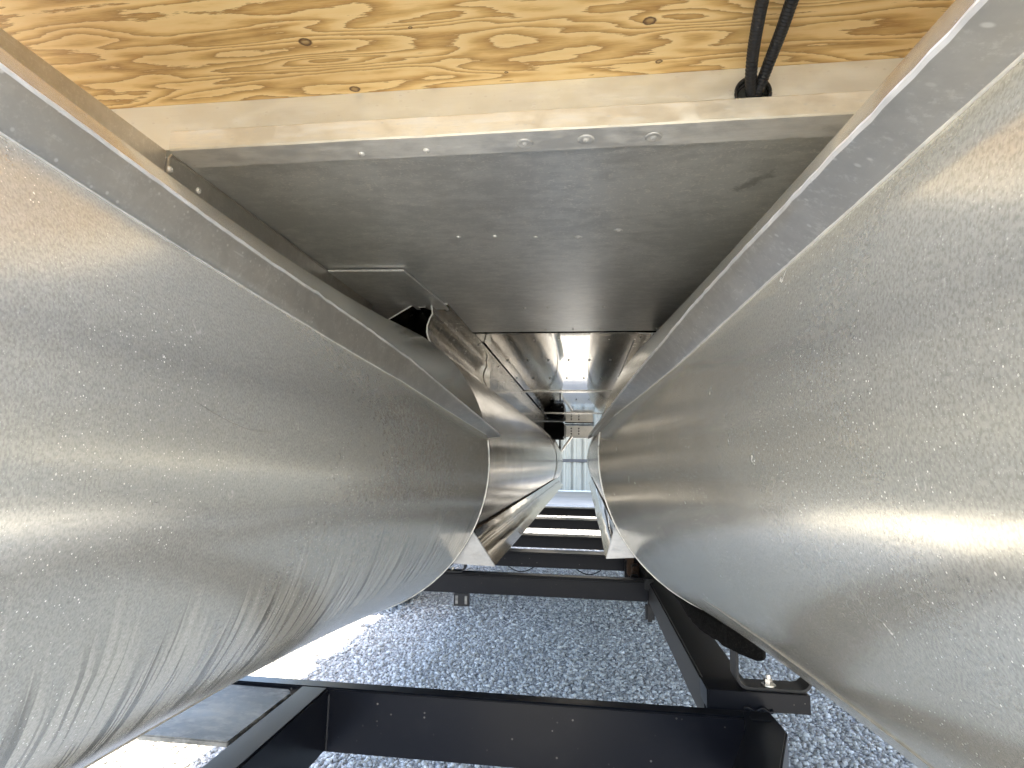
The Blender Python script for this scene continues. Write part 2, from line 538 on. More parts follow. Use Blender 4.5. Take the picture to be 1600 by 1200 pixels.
def stones(name, regions, mat):
    ph = (1 + 5 ** .5) / 2
    ico = np.array([(-1, ph, 0), (1, ph, 0), (-1, -ph, 0), (1, -ph, 0), (0, -1, ph), (0, 1, ph), (0, -1, -ph), (0, 1, -ph), (ph, 0, -1), (ph, 0, 1), (-ph, 0, -1), (-ph, 0, 1)], float)
    ico /= np.linalg.norm(ico[0])
    fi = np.array([(0, 11, 5), (0, 5, 1), (0, 1, 7), (0, 7, 10), (0, 10, 11), (1, 5, 9), (5, 11, 4), (11, 10, 2), (10, 7, 6), (7, 1, 8), (3, 9, 4), (3, 4, 2), (3, 2, 6), (3, 6, 8), (3, 8, 9), (4, 9, 5), (2, 4, 11), (6, 2, 10), (8, 6, 7), (9, 8, 1)])
    VV = []
    for (x0, x1, y0, y1, n, smin, smax) in regions:
        c = np.empty((n, 3)); c[:, 0] = rng.uniform(x0, x1, n); c[:, 1] = rng.uniform(y0, y1, n)
        s = smin + (smax - smin) * rng.random(n) ** 2.6
        c[:, 2] = GZ + s * rng.uniform(-.15, .45, n)
        k = s[:, None, None] * (rng.uniform(.62, 1.25, (n, 12, 1))) * ico[None] * rng.uniform(.7, 1.2, (n, 1, 3)) * np.array([1, 1, .75])
        a = rng.uniform(0, 6.283, n); ca, sa = np.cos(a)[:, None], np.sin(a)[:, None]
        kx = k[..., 0] * ca - k[..., 1] * sa; ky = k[..., 0] * sa + k[..., 1] * ca
        k[..., 0], k[..., 1] = kx, ky
        VV.append((k + c[:, None, :]).reshape(-1, 3))
    V = np.concatenate(VV).astype(np.float32)
    n = len(V) // 12
    F = (fi[None] + 12 * np.arange(n)[:, None, None]).reshape(-1).astype(np.int32)
    me = bpy.data.meshes.new(name)
    me.vertices.add(len(V)); me.vertices.foreach_set("co", V.ravel())
    me.loops.add(len(F)); me.loops.foreach_set("vertex_index", F)
    me.polygons.add(len(F) // 3)
    me.polygons.foreach_set("loop_start", np.arange(0, len(F), 3, dtype=np.int32))
    me.polygons.foreach_set("loop_total", np.full(len(F) // 3, 3, dtype=np.int32))
    me.update(calc_edges=True)
    return link(name, me, mat, kind='stuff')


gs = stones("gravel", [(-1.9, 1.5, 1.5, 3.3, 76000, .0035, .0125), (-2.2, 1.8, 3.3, 6.2, 40000, .006, .0145), (-1.6, 1.6, 6.2, 10.5, 9000, .012, .024)], M_gravel)

# concrete apron and the steel building beyond the stern
box("apron", -14, 14, 11.9, 16.9, GZ - .2, GZ + .03, M_conc, bev=.01, kind='structure')
bld = empty("metal_building", (0, 16.9, GZ), "pale grey ribbed steel building wall far beyond the stern gap", "building")


def siding(x0, wd, z0, z1):
    """one ribbed sheet; profile in plan (x, y)"""
    prof = []
    pitch = wd / 3
    for k in range(3):
        a = x0 + k * pitch
        prof += [(a, 0), (a + .03, -.042), (a + .075, -.042), (a + .105, 0), (a + .165, 0), (a + .175, -.014), (a + .205, -.014), (a + .215, 0), (a + .240, 0), (a + .246, .07), (a + .290, .07), (a + .296, 0)]
    prof.append((x0 + wd, 0))
    V = [(p[0], p[1], z0) for p in prof] + [(p[0], p[1], z1) for p in prof]
    n = len(prof)
    return V, [(i, i + 1, n + i + 1, n + i) for i in range(n - 1)]


for k in range(-6, 7):
    V, F = siding(k * .914, .912, .06, 3.9)
    mesh("siding_sheet", V, F, M_siding, bld)
box("base_trim", -5.6, 6.5, -.05, -.036, .0, .07, M_trimw, bld, bev=0)
box("dark_band", -5.6, 6.5, -.06, -.034, .875, .965, M_band, bld, bev=.004)
box("wall_core", -5.6, 6.5, .09, 6.0, 0, 3.95, M_siding, bld, bev=0)
box("porch_roof", -6.5, 7.5, -5.3, 6.2, 3.95, 4.15, M_siding, bld, bev=.01)
for x in (-5.2, 5.6):
    box("porch_post", x, x + .15, -5.0, -4.85, .03, 3.95, M_siding, bld, bev=.006)

# ================================================================== BOAT
boat = empty("pontoon_boat", (0, 0, GZ), "bare aluminium pontoon boat seen from below between two of its tubes, on the black trailer", "boat")


def B(o):                                   # parent to the boat keeping coordinates relative to the lens
    o.parent = boat
    o.matrix_parent_inverse = Matrix.Translation((0, 0, -GZ))
    return o


RT, YR = .3175, 1.177
PL = (-.5123, -.0103, .0858, -.1006, -.0720, .0063, .0205, .0123)
PR = (.3473, .0159, .0388, -.0181, .1141, -.0357, .0612, -.0375)
FL = [(.20, 26.7, 28.9), (.31, 26.1, 29.2), (.42, 25.4, 29.0), (.53, 24.6, 29.2), (.66, 23.0, 28.0), (.78, 21.3, 25.6), (.91, 18.0, 20.6), (1.16, 11.3, 11.6), (1.21, 10.2, 10.0)]
FR = [(.17, 16.4, 16.2), (.26, 15.7, 16.8), (.38, 14.9, 17.0), (.50, 13.6, 16.6), (.60, 12.5, 15.2), (.70, 12.0, 14.2), (.86, 11.2, 11.6), (1.08, 10.3, 7.3), (1.16, 9.8, 5.7), (1.21, 9.5, 5.0)]


def nose(P, y):
    xc, zc, a1, a2, b1, b2, c1, c2 = P
    t = (YR - max(y, -.02)) / YR
    r, x, z = RT - a1 * t - a2 * t * t, xc + b1 * t + b2 * t * t, zc + c1 * t + c2 * t * t
    if y < -.02:                                     # the cone closes in front of the lens
        s = min(1, (-.02 - y) / .55)
        k = math.sqrt(max(0.0, 1 - s ** 2.2))
        z += r * (1 - k) * .55
        r = max(.004, r * k)
    return r, x, z


def swept(name, fn, ys, mat, parent, side, th0=-180, th1=180, nseg=128):
    """round body: fn(y) -> (r, xc, zc); uv in metres. side=+1: inner face looks to +x."""
    V, UV, F = [], [], []
    for y in ys:
        r, xc, zc = fn(y)
        for k in range(nseg + 1):
            th = R(th0 + (th1 - th0) * k / nseg)
            V.append((xc + side * r * math.cos(th), y, zc + r * math.sin(th)))
            UV.append((y, RT * th))
    n = nseg + 1
    for j in range(len(ys) - 1):
        for k in range(nseg):
            q = (j * n + k, j * n + k + 1, (j + 1) * n + k + 1, (j + 1) * n + k)
            F.append(q if side < 0 else q[::-1])
    o = mesh(name, V, F, mat, parent, True)
    me = o.data
    ul = me.uv_layers.new(name="UVMap")
    idx = np.empty(len(me.loops), np.int32)
    me.loops.foreach_get("vertex_index", idx)
    ul.data.foreach_set("uv", np.array(UV, np.float32)[idx].ravel())
    return o


def flange(P, tab, side, parent):
    ys = np.linspace(-.12, 1.215, 150)
    T = np.array(tab)
    V, F = [], []
    prof_n = 0
    for i, y in enumerate(ys):
        tw = np.interp(y, T[:, 0], T[:, 1]); th = np.interp(y, T[:, 0], T[:, 2])
        r, xc, zc = nose(P, min(y, YR))
        jag = .0009 * mnoise.noise((y * 70, side * 3.1, 0)) + .0006 * mnoise.noise((y * 160, side * 9, 0))
        de = .022 + jag
        if y < 0:
            de *= max(.05, 1 + y / .12)
        def at(dr, ang):
            a = R(ang)
            return (xc + side * (r + dr) * math.cos(a), y, zc + (r + dr) * math.sin(a))
        deg = 180 / math.pi / (r + .02)            # degrees per metre of arc
        pr = [at(-.004, tw - .3), at(.0012, tw), at(.0012 + (de - .002) * .33, tw + (th - tw) * .33), at(.0012 + (de - .002) * .66, tw + (th - tw) * .66),
              at(de, th), at(de + .0012, th + .0016 * deg), at(de + .0006, th + .0042 * deg), at(de - .003, th + .0058 * deg),
              at(de * .5, th + .0085 * deg), at(.001, th + .012 * deg), at(-.004, th + .013 * deg)]
        prof_n = len(pr)
        V += pr
    for j in range(len(ys) - 1):
        for k in range(prof_n - 1):
            q = (j * prof_n + k, j * prof_n + k + 1, (j + 1) * prof_n + k + 1, (j + 1) * prof_n + k)
            F.append(q if side < 0 else q[::-1])
    last = (len(ys) - 1) * prof_n
    F.append(tuple(range(last, last + prof_n)))
    o = mesh("bow_flange", V, F, M_flange, parent, True)
    o.data.set_sharp_from_angle(angle=R(35))
    # hem faces brighter than the scuffed face below
    o.data.materials.append(M_hem)
    for p_ in o.data.polygons:
        if p_.index < (len(ys) - 1) * (prof_n - 1) and (p_.index % (prof_n - 1)) in (4, 5, 6, 7):
            p_.material_index = 1
    # weld fillet where the flange meets the tube
    pts = []
    for y in np.linspace(.02, 1.17, 220):
        tw = R(np.interp(y, T[:, 0], T[:, 1]))
        r, xc, zc = nose(P, y)
        pts.append((xc + side * (r + .0004) * math.cos(tw), y, zc + (r + .0004) * math.sin(tw)))
    rad = [.0009 * (1 + .3 * mnoise.noise((i * .8, side * 5, 2))) for i in range(len(pts))]
    from_bm("weld_seam", tube_path(pts, rad, 6), M_weld, parent, True)
    return o


def ring_weld(xc, zc, r, y, side, parent, a0=-170, a1=170):
    pts, rad = [], []
    for k in range(181):
        a = R(a0 + (a1 - a0) * k / 180)
        rr = r + .0006 * mnoise.noise((k * .5, y * 7, side))
        pts.append((xc + side * rr * math.cos(a), y + .0012 * mnoise.noise((k * .35, y, 5)), zc + rr * math.sin(a)))
        rad.append(.0015 * (1 + .35 * mnoise.noise((k * .9, y, side))))
    return from_bm("weld_seam", tube_path(pts, rad, 6), M_weld, parent, True)


def strake(xc, zc, side, tip, parent):
    """triangular lifting strake welded low on the inner side; tip = (dx, dz) from the tube centre."""
    A = (RT * math.cos(R(-25.3)), RT * math.sin(R(-25.3)))
    C = (math.sqrt(RT ** 2 - .205 ** 2) - .004, -.205)
    def P(p, y):
        return (xc + side * p[0], y, zc + p[1])
    y0, y1 = 1.200, 5.2
    n = 40
    # slightly hollow inner face from A to the tip
    prof = []
    for k in range(7):
        t = k / 6
        bow = -.010 * math.sin(math.pi * t)
        prof.append((A[0] + (tip[0] - A[0]) * t + bow, A[1] + (tip[1] - A[1]) * t + bow * .7))
    prof += [(tip[0] - .003, tip[1] - .003), C]
    m = len(prof)
    V, F = [], []
    for j in range(n + 1):
        y = y0 + (y1 - y0) * j / n
        wv = .0018 * mnoise.noise((y * 2.2, side, 1))
        for i, p in enumerate(prof):
            V.append(P((p[0] + (wv if 0 < i < 7 else 0), p[1]), y))
    for j in range(n):
        for i in range(m - 1):
            q = (j * m + i, j * m + i + 1, (j + 1) * m + i + 1, (j + 1) * m + i)
            F.append(q if side > 0 else q[::-1])
    o = mesh("lifting_strake", V, F, M_strake, parent, True)
    me = o.data
    ul = me.uv_layers.new(name="UVMap")
    for lp in me.loops:
        v = me.vertices[lp.vertex_index].co
        ul.data[lp.index].uv = (v.y, v.z)
    me.set_sharp_from_angle(angle=R(30))
    # end cap plate, a little in front
    cap = [(A[0] - .006, A[1] + .002), (tip[0], tip[1] - .003), C, ((RT - .006) * math.cos(R(-33)), (RT - .006) * math.sin(R(-33)))]
    prism("strake_end_cap", [(xc + side * p[0], zc + p[1]) for p in cap], 'y', 1.192, 1.199, M_cap, parent, bev=.0012)
    # stitch welds along the upper joint
    pts, rad = [], []
    for k in range(320):
        y = 1.2 + 3.6 * (k / 319) ** 1.6
        dash = 1 if (int(y * 26) % 2 == 0 or y > 2.2) else .45
        pts.append((xc + side * (A[0] + .001), y, zc + A[1] + .001)); rad.append(.0030 * dash * (1 + .3 * mnoise.noise((k * .7, side, 8))))
    from_bm("stitch_weld", tube_path(pts, rad, 6), M_rust, parent, True)


ys_near = list(np.linspace(-.57, -.02, 40)) + list(np.linspace(0, YR, 70))
pont = []
for P, side, tab, mat, tip in ((PL, 1, FL, M_nose_l, (.334, -.205)), (PR, -1, FR, M_nose_r, (.303, -.207))):
    xc, zc = P[0], P[1]
    body = B(swept("pontoon", lambda y: (RT - .0022, xc, zc), list(np.linspace(YR - .01, 4.25, 40)), M_polish, None, side))
    swept("nose_section", lambda y: nose(P, y), ys_near, mat, body, side)
    swept("stern_section", lambda y: (RT, xc, zc), [4.25, 4.27, 4.8, 5.4], M_polish, body, side)
    cap = bmesh.new()
    bmesh.ops.create_circle(cap, cap_ends=True, radius=RT, segments=64, matrix=Matrix.Translation((xc, 5.4, zc)) @ Matrix.Rotation(R(90), 4, 'X'))
    from_bm("stern_cap", cap, M_polish, body)
    flange(P, tab, side, body)
    ring_weld(xc, zc, RT, YR + .001, side, body, -170, 9)
    ring_weld(xc, zc, RT, 4.26, side, body)
    strake(xc, zc, side, tip, body)
    pont.append(body)
# the third tube, outboard on the right
PO = (1.2069, -.0103, .0858, -.1006, .0720, -.0063, .0205, .0123)
o3 = B(swept("pontoon", lambda y: (RT - .0022, PO[0], PO[1]), [YR - .01, 2.5, 5.4], M_polish, None, -1, nseg=64))
swept("nose_section", lambda y: nose(PO, y), ys_near[::3] + [YR], M_nose_r, o3, -1, nseg=64)

for P_, side_, th_, y0_, y1_, bd in ((PR, -1, -42.5, .30, .80, pont[1]), (PL, 1, -56.0, .24, .62, pont[0])):
    pts = []
    for k in range(120):
        y = y0_ + (y1_ - y0_) * k / 119
        r, x, z = nose(P_, y)
        a = R(th_ + .25 * mnoise.noise((k * .12, side_, 0)))
        pts.append((x + side_ * (r + .0003) * math.cos(a), y, z + (r + .0003) * math.sin(a)))
    from_bm("weld_seam", tube_path(pts, [.0008 * (1 + .3 * mnoise.noise((k * .6, side_, 4))) * min(1, k / 25, (119 - k) / 25) + .0001 for k in range(120)], 6), M_flange, bd, True)
# hair-line scratch on the left nose section
pts = []
for px_y, th in ((.345, 4.4), (.361, 3.6), (.376, 2.9), (.392, 2.4), (.411, 2.0), (.432, 2.1), (.441, 2.2)):
    r, x, z = nose(PL, px_y)
    pts.append((x + (r + .0002) * math.cos(R(th)), px_y, z + (r + .0002) * math.sin(R(th))))
from_bm("scratch", tube_path(bez(pts, 30), [.00022 * math.sin(math.pi * (i + .5) / 31) + .00005 for i in range(31)], 5), M_galv, pont[0], True)

H = .36
DX0, DX1, DY0, DY1 = -.99, 1.68, .20, 6.05
# deck
deck = B(box("plywood_deck", DX0, DX1, DY0, DY1, .419, .440, M_wood, None, bev=.001))
for (x0, x1, y0, y1) in ((DX0 - .03, DX0 - .001, DY0, DY1), (DX1 + .001, DX1 + .03, DY0, DY1)):
    B(box("side_rail", x0, x1, y0, y1, .36, .47, M_beam, None))
B(box("bow_rail", DX0, DX1, DY0 - .03, DY0 - .001, .385, .47, M_beam, None))


# front crossmember with the cable hole
def crossmember():
    bm = bmesh.new()
    y = .584
    x0, x1, z0, z1 = DX0 + .01, DX1 - .01, .3605, .4186
    cx, cz, r = .177, .389, .0185
    x2, x3 = cx - .05, cx + .05
    def quad(a, b, c, d):
        bm.faces.new([bm.verts.new(p) for p in (a, b, c, d)])
    for a, b in ((x0, x2), (x3, x1)):
        quad((a, y, z0), (b, y, z0), (b, y, z1), (a, y, z1))
    N = 48
    def rectp(a):
        c, s = math.cos(a), math.sin(a)
        k = 1e9
        if abs(c) > 1e-6:
            k = min(k, .05 / abs(c))
        if s > 1e-6: k = min(k, (z1 - cz) / s)
        if s < -1e-6: k = min(k, (z0 - cz) / s)
        return (cx + c * k, y, cz + s * k)
    corners = [math.atan2(zz, xx) % (2 * math.pi) for xx in (-.05, .05) for zz in (z1 - cz, z0 - cz)]
    angs = sorted(set([i * 2 * math.pi / N for i in range(N)] + corners))
    for a, b in zip(angs, angs[1:] + [angs[0] + 2 * math.pi]):
        if b - a < 1e-6:
            continue
        quad((cx + r * math.cos(a), y, cz + r * math.sin(a)), (cx + r * math.cos(b), y, cz + r * math.sin(b)), rectp(b), rectp(a))
    quad((x0, y, z0), (x0, .634, z0), (x1, .634, z0), (x1, y, z0))       # bottom
    quad((x0, y, z1), (x1, y, z1), (x1, .634, z1), (x0, .634, z1))       # top
    quad((x0, .634, z0), (x0, .634, z1), (x1, .634, z1), (x1, .634, z0))  # back
    bmesh.ops.remove_doubles(bm, verts=bm.verts[:], dist=1e-6)
    return from_bm("crossmember", bm, M_beam)


xm = B(crossmember())
# grommet
lo = math.degrees(math.asin((.3830 - .389) / .0175))
for rr, yy, th in ((.0175, .5826, .0017), (.0160, .590, .0022)):
    ring = [(.177 + rr * math.cos(R(lo + (180 - 2 * lo) * k / 40)), yy, .389 + rr * math.sin(R(lo + (180 - 2 * lo) * k / 40))) for k in range(41)]
    from_bm("grommet", tube_path(ring, th, 8), M_loom, xm, True)
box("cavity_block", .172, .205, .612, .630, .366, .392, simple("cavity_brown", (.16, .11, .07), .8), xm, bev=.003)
# angle trim riveted across the front of the sheet
trim = [(0, 0)]
bm = bmesh.new()
prof = [(.5795, .3812), (.5785, .3800), (.5785, .3585), (.5798, .3566), (.6195, .3562), (.6195, .3578), (.5836, .3590), (.5836, .3602), (.5836, .3812)]
xs = list(np.linspace(-.490, .62, 120))
vs = []
for x in xs:
    wv = .0006 * mnoise.noise((x * 9, 0, 0))
    vs.append([bm.verts.new((x, p[0] + (wv if i in (0, 1, 2, 3) else 0), p[1] + .0005 * mnoise.noise((x * 14, i, 0)))) for i, p in enumerate(prof)])
n = len(prof)
for a, b in zip(vs, vs[1:]):
    for i in range(n):
        bm.faces.new([a[i], a[(i + 1) % n], b[(i + 1) % n], b[i]])
bm.faces.new(vs[0]); bm.faces.new(vs[-1][::-1])
M_strip = metal_flat("aluminium_strip_scuffed", (.82, .80, .76), .45, (40, 200), .6, .5, .25, .35)
at_ = from_bm("angle_trim", bm, M_trim, xm, angle=30)
at_.data.materials.append(M_strip)
for p_ in at_.data.polygons:
    if p_.normal.z < -.8:
        p_.material_index = 1


def rivet_mesh(r, washer):
    bm = bmesh.new()
    prof = [(0, -.0036 * r / .005), (.35 * r, -.0034 * r / .005), (.75 * r, -.0024 * r / .005), (r, -.0006), (r, 0)]
    if washer:
        prof = prof[:-1] + [(r * 1.15, -.0008), (washer * .8, -.0011), (washer, -.0003), (washer, 0)]
    prof.insert(1, (.18 * r, -.0022 * r / .005)); prof[0] = (0, -.0016 * r / .005)
    N = 20
    rings = []
    for (q, z) in prof:
        if q == 0:
            rings.append([bm.verts.new((0, 0, z))] * N)
        else:
            rings.append([bm.verts.new((q * math.cos(2 * math.pi * k / N), q * math.sin(2 * math.pi * k / N), z)) for k in range(N)])
    for a, b in zip(rings, rings[1:]):
        for k in range(N):
            f = [a[k], a[(k + 1) % N], b[(k + 1) % N], b[k]]
            f = list(dict.fromkeys(f))
            if len(f) > 2:
                bm.faces.new(f)
    bmesh.ops.recalc_face_normals(bm, faces=bm.faces)
    me = bpy.data.meshes.new("rivet")
    bm.to_mesh(me); bm.free()
    me.materials.append(M_rivet)
    me.polygons.foreach_set("use_smooth", [True] * len(me.polygons))
    return me


RV_big, RV_small, RV_plain = rivet_mesh(.0042, .0095), rivet_mesh(.0036, .0080), rivet_mesh(.0042, 0)


def rivet(x, y, z, me, parent, rot=None, s=1):
    o = bpy.data.objects.new("rivet", me)
    COL.objects.link(o)
    o.parent = parent
    o.location = (x, y, z)
    o.rotation_euler = rot if rot else (0, 0, rnd.uniform(0, 6))
    o.scale = (s, s, s)
    return o


for x, y, me in ((-.262, .606, RV_plain), (-.183, .606, RV_plain), (-.067, .602, RV_big), (.002, .600, RV_big), (.076, .602, RV_big)):
    rivet(x, y, .3562, me, xm)

# underdeck sheets and joint strips


def sheet(y0, y1, z, mat, x0=-.93, x1=1.6, amp=.0003, ny=30):
    V, F = [], []
    nx = 60
    for top in (0, 1):
        for j in range(ny + 1):
            y = y0 + (y1 - y0) * j / ny
            for i in range(nx + 1):
                x = x0 + (x1 - x0) * i / nx
                zz = z + amp * mnoise.noise((x * 3.1, y * 2.3, z * 40)) + top * .0016
                V.append((x, y, zz))
    m = nx + 1
    o_ = (ny + 1) * m
    for j in range(ny):
        for i in range(nx):
            a = j * m + i
            F.append((a, a + m, a + m + 1, a + 1))
            F.append((o_ + a, o_ + a + 1, o_ + a + m + 1, o_ + a + m))
    for i in range(nx):
        F.append((i, i + 1, o_ + i + 1, o_ + i))
        a = ny * m + i
        F.append((a + 1, a, o_ + a, o_ + a + 1))
    return B(mesh("underdeck_sheet", V, F, mat, None, False))


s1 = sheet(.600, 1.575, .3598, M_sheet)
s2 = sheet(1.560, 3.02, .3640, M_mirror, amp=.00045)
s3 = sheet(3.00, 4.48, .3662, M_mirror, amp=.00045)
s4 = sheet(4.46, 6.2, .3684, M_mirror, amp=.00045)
for s in (s1, s2, s3, s4):
    s.data.set_sharp_from_angle(angle=R(40))
    s.data.polygons.foreach_set("use_smooth", [True] * len(s.data.polygons))
for x, y, me in ((-.204, .872, RV_plain), (-.144, .874, RV_plain), (-.078, .882, RV_plain), (-.010, .890, RV_small), (.053, .867, RV_small),
                 (-.14, 1.315, RV_plain), (-.085, 1.315, RV_plain), (.045, 1.315, RV_plain)):
    rivet(x, y, .3590, me, s1, s=.9)
for k in range(9):
    rivet(-.33 + k * .075, 1.545, .3590, RV_plain, s1, s=.8)
for (y, st, s, n, ph) in ((1.69, .075, s2, 9, 0), (2.058, .075, s2, 9, .02), (2.52, .075, s2, 9, 0), (3.436, .075, s3, 8, .03), (3.95, .075, s3, 8, 0)):
    for k in range(n):
        rivet(-.30 + ph + k * st, y, .3632 if s is s2 else .3654, RV_plain, s, s=1.1)
jn = B(box("joint_strip", -.93, 1.6, 1.60, 1.705, .3604, .3618, M_mirror, None, bev=.0004))
B(box("joint_strip", -.93, 1.6, 2.99, 3.05, .3600, .3618, M_extr, None, bev=.0004))
B(box("joint_strip", -.93, 1.6, 4.44, 4.50, .3618, .3636, M_extr, None, bev=.0004))

# risers on the left tube
B(box("riser_plate", -.5010, -.4965, .10, .5835, .225, .3595, M_flange, None, bev=.0012))
ang = B(extrude_y("riser_angle", thick_poly([(-.4955, .25), (-.4955, .350), (-.4945, .3545), (-.492, .3560)], .003), .5865, 1.25, M_flange, None, smooth=40))
for y in (.588, .640):
    rivet(-.4938, y, .338 if y < .6 else .3365, RV_plain, ang, rot=(0, R(-90), 0), s=1.0)
prism("gusset_plate", [(-.492, 1.010), (-.342, 1.018), (-.322, 1.262), (-.322, 1.300), (-.492, 1.300)], 'z', .3535, .3575, M_sheet, None, bev=.0008)
B(bpy.data.objects["gusset_plate"])


def riser_bracket(xc, side, ya, yb, ystep):
    def X(d): return xc + side * d
    z = .0
    top = [(X(.112), .357), (X(.197), .357)]
    web = [(X(.158), .3555), (X(.160), .345), (X(.1615), .334), (X(.155), .322), (X(.150), .306), (X(.1495), .290), (X(.154), .276), (X(.160), .264), (X(.162), .243)]
    diag = [(X(.051), .319), (X(.113), .3555)]
    box_ = [(X(.128), .3555), (X(.128), .3500), (X(.143), .3500), (X(.143), .3555)]
    root = None
    for prof, th, nm in ((top, .003, "riser_bracket"), (web, .0034, "riser_web"), (diag, .003, "riser_leg"), (box_, .0016, "screw_channel")):
        o = extrude_y(nm, thick_poly(prof, th), ya, yb if nm != "riser_web" else ystep, M_extr, root, smooth=50)
        if root is None:
            root = o
    web2 = [(X(.158), .3555), (X(.158), .30), (X(.160), .243)]
    extrude_y("riser_web", thick_poly(web2, .0034), ystep + .05, yb, M_extr, root, smooth=50)
    box("stiffener", min(X(.150), X(.175)), max(X(.150), X(.175)), ystep + .012, ystep + .016, .25, .3545, M_extr, root, bev=.0008)
    for k in range(5):
        rivet(X(.185), ya + .045 + k * .42, .3555, RV_plain, root, s=.9)
    return B(root)


riser_bracket(PL[0], 1, 1.263, 5.1, 2.0)
riser_bracket(PR[0], -1, 1.594, 5.1, 2.3)
for x, y0 in ((-.674, .64), (.509, .64)):
    B(box("riser_outer_web", x - .002, x + .002, y0, 5.1, .235, .3575, M_extr, None, bev=.0008))
box_in = B(box("riser_shade_panel", -.50, -.40, 1.62, 1.63, .27, .352, M_tar, None, bev=0))  # black panel standing in for the shade inside the bracket cavity

# stern fittings seen through the gap
mm = B(box("fuel_tank", -.52, -.178, 5.25, 5.75, .205, .352, M_tar, None, bev=.012))
box("tank_shelf", -.40, -.182, 5.20, 5.24, .185, .203, M_blackd, mm, bev=.003)
prism("tank_strut", [(-.30, .185), (-.285, .185), (-.20, .02), (-.213, .02)], 'y', 5.22, 5.235, M_tar, mm)
box("tank_strut", -.222, -.208, 5.21, 5.235, -.02, .20, M_tar, mm, bev=.002)
tr = B(box("transom_plate", -.19, .09, 5.80, 5.83, .235, .350, M_cream, None, bev=.004))
for i in range(2):
    for j in range(3):
        bm = bmesh.new()
        bmesh.ops.create_cone(bm, cap_ends=True, segments=12, radius1=.008, radius2=.008, depth=.004, matrix=Matrix.Translation((-.125 + i * .075, 5.798, .268 + j * .027)) @ Matrix.Rotation(R(90), 4, 'X'))
        from_bm("hole_disc", bm, M_tar, tr)  # black discs laid on the plate in place of its dark holes
box("transom_lip", -.19, .10, 5.77, 5.80, .352, .364, M_tar, tr, bev=.002)
box("lower_lip", -.12, .10, 5.75, 5.80, .225, .240, M_trimw, tr, bev=.003)
ld = B(from_bm("ladder_rail", tube_path(bez([(-.115, 5.70, .24), (-.15, 5.70, .19), (-.215, 5.70, .10), (-.222, 5.70, .06), (-.222, 5.70, -.05), (-.235, 5.70, -.12), (-.28, 5.70, -.19)], 30), .011, 10), M_cream, None, True))
from_bm("ladder_rail", tube_path(bez([(-.130, 5.73, .225), (-.165, 5.73, .17), (-.215, 5.73, .105)], 12), .008, 8), M_blackd, ld, True)

# ================================================================== CABLES
looms = [("black corrugated cable loom bending leftmost out of the crossmember hole", [(.192, .615, .384), (.180, .592, .386), (.1725, .575, .3890), (.1655, .545, .3950), (.1600, .510, .4020), (.1560, .470, .4085), (.152, .40, .4115), (.15, .2, .4120), (.15, -.2, .4120)]),
         ("black corrugated cable loom running right of its twin under the plywood", [(.176, .622, .380), (.1800, .596, .385), (.1815, .575, .3900), (.1825, .548, .3965), (.1830, .512, .4025), (.1825, .470, .4085), (.186, .40, .4115), (.20, .2, .4120), (.22, -.2, .4120)])]
for lab, pts in looms:
    pts = [Vector(p) for p in pts]
    dense = bez(pts, 700)
    # resample with even steps and corrugate
    out, acc = [dense[0]], 0
    for a, b in zip(dense, dense[1:]):
        acc += (b - a).length
        if acc >= .00080:
            out.append(b); acc = 0
    rad = [(.0059 if (i // 2) % 2 == 0 else .0044) for i in range(len(out))]
    o = from_bm("corrugated_cable", tube_path(out, rad, 12), M_loom, None, True)
    o['label'] = lab; o['category'] = 'cable'; o['group'] = 'corrugated cable looms through the crossmember'

# ================================================================== TRAILER
tl = empty("boat_trailer", (0, 0, GZ), "glossy black steel boat trailer frame carrying the aluminium tubes over gravel", "trailer")


def T(o):
    o.parent = tl
    o.matrix_parent_inverse = Matrix.Translation((0, 0, -GZ))
    return o


# front cross beam: a channel with a rolled lip
bm = bm_box(-1.15, .292, 1.0075, 1.036, -.505, -.400, .0025)
fb = T(from_bm("front_beam", bm, M_black, angle=40))
box("lip", -.432, .262, 1.0035, 1.0075, -.4065, -.4015, M_black, fb, bev=.0012)
pts = [(-.4385, 1.006, -.41 - .092 * k / 30) for k in range(31)]
from_bm("weld_seam", tube_path(pts, [.0022 * (1 + .6 * mnoise.noise((k * 1.7, 0, 0))) for k in range(31)], 6), M_blackd, fb, True)
T(box("tongue_arm", -.489, -.440, -.5, 1.0068, -.503, -.3995, M_black, None, bev=.003))
ra = T(prism("tongue_arm", [(.302, 1.034), (.306, .966), (.04, .30), (-.02, .30), (.250, .972), (.256, 1.034)], 'z', -.5045, -.3990, M_black, None, bev=.003))
box("seam_plate", .262, .292, .9935, 1.0070, -.3986, -.3970, M_black, ra, bev=.0005)
T(prism("step_plate", [(-.640, .810), (-.4995, .811), (-.4975, .985), (-.509, 1.0), (-.640, 1.003)], 'z', -.412, -.404, M_galv, None, bev=.0015))

for y, zt, zb, xa, xb in ((2.02, -.400, -.4635, -1.15, .216), (2.55, -.400, -.463, -1.15, .215), (3.11, -.400, -.463, -1.15, 1.8), (3.98, -.400, -.463, -1.15, 1.8), (4.92, -.400, -.463, -1.15, 1.8)):
    T(box("cross_beam", xa, xb, y, y + (.075 if y < 3.5 else .16), zb, zt, M_black, None, bev=.004))
T(box("beam_cap", -.9, .212, 2.030, 2.050, -.3992, -.3960, M_black, None, bev=.001))
# longitudinal rails
T(box("main_rail", .218, .300, 1.135, 6.0, -.472, -.398, M_blackd, None, bev=.004))
T(box("main_rail", -.87, -.79, .9, 6.0, -.472, -.402, M_black, None, bev=.004))
T(box("main_rail", 1.45, 1.53, .9, 6.0, -.472, -.402, M_black, None, bev=.004))
